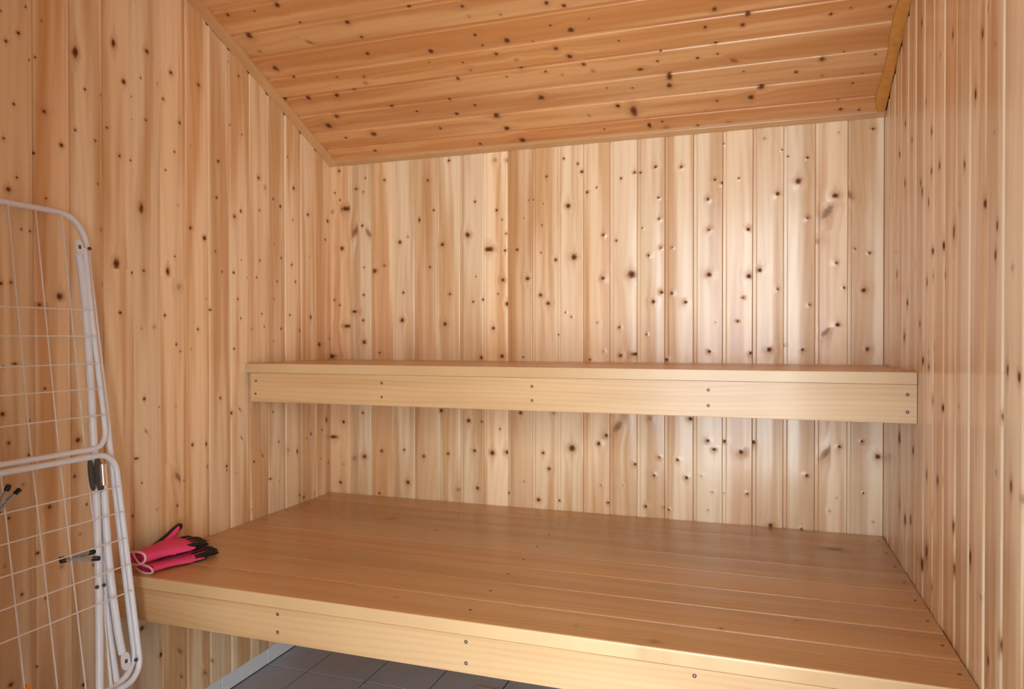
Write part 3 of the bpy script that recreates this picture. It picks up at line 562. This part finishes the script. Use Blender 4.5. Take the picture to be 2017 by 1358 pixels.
# ------------------------------------------------------------------ clothes pegs on the wires
def peg(label, p, along, spread, lens, body_m, tip_m, cat='clothes peg'):
    """two prongs meeting at the jaws; along: jaws -> handles, spread: direction in which the handles part"""
    a = Vector(along).normalized(); s = Vector(spread); s = (s-a*s.dot(a)).normalized(); n_ = a.cross(s)
    root = empty('clothes_peg', p); tag(root, label, cat)
    for sg in (1, -1):
        V = []; Fc = []
        st = [(-0.45, 0.0032, 0.0028), (-0.38, 0.0032, 0.0032), (-0.1, 0.0042, 0.0034), (0.1, 0.0066, 0.0034), (0.42, 0.0112, 0.0030), (0.5, 0.0118, 0.0022)]
        for t, c_, h in st:
            for dn, dh in ((-0.0045, -h), (0.0045, -h), (0.0045, h), (-0.0045, h)):
                V.append(a*(t*lens)+s*(sg*c_+dh*0.9)+n_*dn)
        for i in range(len(st)-1):
            for k in range(4): Fc.append((i*4+k, i*4+(k+1) % 4, (i+1)*4+(k+1) % 4, (i+1)*4+k))
        Fc += [(3, 2, 1, 0), tuple((len(st)-1)*4+k for k in range(4))]
        me = mesh('prong', V, Fc)
        bm = bmesh.new(); bm.from_mesh(me); bmesh.ops.recalc_face_normals(bm, faces=bm.faces); bm.to_mesh(me); bm.free()
        pr = put('prong', me, root, body_m)
        if tip_m is not None:
            for t0, t1, c0, c1 in ((0.30, 0.53, 0.0092, 0.0122), (-0.48, -0.33, 0.0032, 0.0032)):
                q0, q1 = a*(t0*lens)+s*(sg*c0), a*(t1*lens)+s*(sg*c1)
                g = put('grip', tube_mesh('grip', [q0, q0*0.9+q1*0.1, q0*0.1+q1*0.9, q1], [0.0036, 0.0054, 0.0054, 0.0036], 8), pr, tip_m)
    tube('spring', [s*0.0085*math.cos(t*0.9)+n_*(0.0052*math.sin(t*0.9)+0.0)+a*(0.0022*math.sin(t*1.7)) for t in range(14)], 0.0008, M_STEEL, root, 6)
    return root
peg('grey clothes peg with black grips on the rack wire, nearest the gloves', rp(1.222, 0.651, 0.004), (0.30, 1.0, -0.10), (0.75, -0.15, -0.5), 0.082, M_GREY, M_BLACK)
peg('black and grey clothes peg on a rack wire at the left picture edge', rp(1.070, 0.812, 0.006), (0.3, 0.42, 0.8), (0.2, 0.9, -0.5), 0.062, M_GREY, M_BLACK)
peg('orange clothes peg low on the rack in the bottom left corner', rp(1.066, 0.408, 0.006), (0.3, -0.5, -0.8), (0.3, 0.3, -1), 0.060, M_ORANGE, None)

# ------------------------------------------------------------------ gloves on the lower bench
ZB = 0.5315
def loft(rings, seg=20, cap0=False, cap1=True):
    """rings: (centre, half-width vector, half-height vector)"""
    V = []; Fc = []
    for c_, wv, hv in rings:
        c_, wv, hv = Vector(c_), Vector(wv), Vector(hv)
        for k in range(seg):
            a = 2*math.pi*k/seg
            ca = math.copysign(abs(math.cos(a))**0.85, math.cos(a)); sa = math.copysign(abs(math.sin(a))**0.85, math.sin(a))
            V.append(c_+wv*ca+hv*sa)
    n = len(rings)
    for i in range(n-1):
        for k in range(seg): Fc.append((i*seg+k, i*seg+(k+1) % seg, (i+1)*seg+(k+1) % seg, (i+1)*seg+k))
    if cap0: Fc.append(tuple(reversed(range(seg))))
    if cap1: Fc.append(tuple(range((n-1)*seg, n*seg)))
    return V, Fc
def interp(rings, n=4):
    cs_ = catmull([r[0] for r in rings], n); ws = catmull([r[1] for r in rings], n); hs = catmull([r[2] for r in rings], n)
    return list(zip(cs_, ws, hs))
def glove(label, org, yaw, lift, fold):
    """fingers point along local +y, back of the hand up, thumb towards -x"""
    root = empty('work_glove', org); root.rotation_euler = (lift, 0, yaw)
    tag(root, label, 'glove', 'pair of pink gardening gloves')
    def make(name, V, Fc, blackf, mat2=M_BLACK):
        me = mesh(name, V, Fc, True, 80)
        bm = bmesh.new(); bm.from_mesh(me); bmesh.ops.recalc_face_normals(bm, faces=bm.faces); bm.to_mesh(me); bm.free()
        me.materials.append(M_PINK); me.materials.append(mat2)
        for p in me.polygons:
            if blackf(p): p.material_index = 1
        return put(name, me, root)
    t = 0.0105 if fold else 0.0165
    palm = [((0.000, 0.000, t), (0.040, 0, 0.006), (0, 0, t)), ((0.000, 0.030, t), (0.038, 0, 0.003), (0, 0, t*0.95)), ((-0.002, 0.065, t), (0.037, 0, 0), (0, 0, t*0.92)),
            ((-0.002, 0.100, t), (0.043, 0, -0.004), (0, 0, t)), ((0.0, 0.135, t*0.95), (0.045, 0, -0.005), (0, 0, t*0.9)), ((0.001, 0.158, t*0.9), (0.040, 0, -0.005), (0, 0, t*0.6))]
    V, Fc = loft(interp(palm, 5), 28, False, True)
    body = make('hand', V, Fc, lambda p: p.center.z < t*0.42 and p.center.y > 0.045 or (p.center.y > 0.150 and p.center.z < t*0.9))
    # four fingers, unequal, drooping at the tips
    for k, (fx, ln, bend, dx) in enumerate(((-0.031, 0.068, 0.006, -0.006), (-0.011, 0.078, 0.010, -0.001), (0.010, 0.072, 0.012, 0.004), (0.030, 0.056, 0.010, 0.010))):
        z0 = t*1.0-(0.0 if fold else 0.001*k); bend *= 0.12 if fold else 0.45
        rg_ = []
        for i in range(7):
            s_ = i/6.0; r = 0.0102*(1-0.16*s_) if i < 6 else 0.0045
            rg_.append(((fx+dx*s_, 0.122+(ln+0.016)*s_, z0+0.004*math.sin(s_*3)-bend*s_*s_), (r, 0, 0), (0, 0, r*0.82)))
        V, Fc = loft(interp(rg_, 3), 14, True, True)
        make('finger', V, Fc, lambda p, fx=fx, dx=dx, ln=ln, z0=z0: p.center.y > 0.122+ln*0.70 or abs(p.center.x-fx-dx*(p.center.y-0.138)/ln) > 0.0064*(0.95-(p.center.y-0.122)/ln) or p.center.z < z0-0.002)
    # thumb
    if not fold: tp = [((-0.030, 0.082, t-0.002), 0.016), ((-0.042, 0.108, t+0.004), 0.0145), ((-0.050, 0.138, t+0.015), 0.0125), ((-0.054, 0.162, t+0.028), 0.0110), ((-0.055, 0.178, t+0.037), 0.0085), ((-0.055, 0.184, t+0.040), 0.0035)]
    else: tp = [((-0.030, 0.082, t), 0.014), ((-0.046, 0.105, t*0.9), 0.0125), ((-0.058, 0.130, t*0.8), 0.0110), ((-0.063, 0.150, t*0.75), 0.009), ((-0.065, 0.158, t*0.75), 0.004)]
    rg_ = [(c_, (r*0.55, -r*0.25, r*0.35), (r*0.45, r*0.1, -r*0.8)) for c_, r in tp]
    rg_ = [(c_, (r, 0, 0), (0, -0.45*r, 0.85*r)) for c_, r in tp]
    V, Fc = loft(interp(rg_, 4), 14, True, True)
    make('thumb', V, Fc, lambda p: (p.center.y > 0.168) or p.normal.x < 0.1 or (p.normal.y > 0.55) or p.normal.z > 0.75)
    # hem of the cuff: pale edging around the open end
    def hem(pts, r=0.0032): return tube('cuff_hem', catmull(pts, 4), r, M_HEM, root, 8)
    if not fold:
        ring = [((0.040*math.copysign(abs(math.cos(a))**0.85, math.cos(a))), -0.001, t+0.006*math.cos(a)+(t*math.copysign(abs(math.sin(a))**0.85, math.sin(a)))) for a in [2*math.pi*k/24 for k in range(25)]]
        hem(ring)
        # the hem folds inwards on itself
        hem([(-0.006, -0.0015, t*1.75), (0.000, -0.002, t*1.2), (0.012, -0.002, t*0.55), (0.022, -0.0015, t*0.30)], 0.0026)
    else:
        hem([(0.036*math.cos(a), -0.001, t+t*0.95*math.sin(a)) for a in [2*math.pi*k/20 for k in range(21)]])
    # inside of the cuff
    V, Fc = loft([((0, 0.001, t), (0.0365, 0, 0.006), (0, 0, t*0.88)), ((0, 0.035, t), (0.034, 0, 0), (0, 0, t*0.75))], 24, False, True)
    make('cuff_lining', V, Fc, lambda p: False)
    return root
glove('pink gardening glove lying on top, thumb raised against the wall', (0.080, 1.458, ZB+0.0250), math.radians(-8), 0.0, False)
glove('pink gardening glove underneath the other, its cuff nearer the bench front', (0.098, 1.470, ZB+0.001), math.radians(-11), 0.0, True)

# ------------------------------------------------------------------ floor drain under the bench
dr = empty('floor_drain', (0.83, 2.10, 0.0)); tag(dr, 'small steel floor drain under the low bench', 'drain')
for a, b in (((-0.075, -0.075), (0.075, -0.062)), ((-0.075, 0.062), (0.075, 0.075)), ((-0.075, -0.062), (-0.062, 0.062)), ((0.062, -0.062), (0.075, 0.062))):
    box('frame_bar', (a[0], a[1], 0.0004), (b[0], b[1], 0.010), M_STEEL, dr, 0.001)
for k in range(7):
    box('slat', (-0.0535+0.0165*k, -0.0618, 0.0006), (-0.0455+0.0165*k, 0.0618, 0.008), M_STEEL, dr, 0.0006)
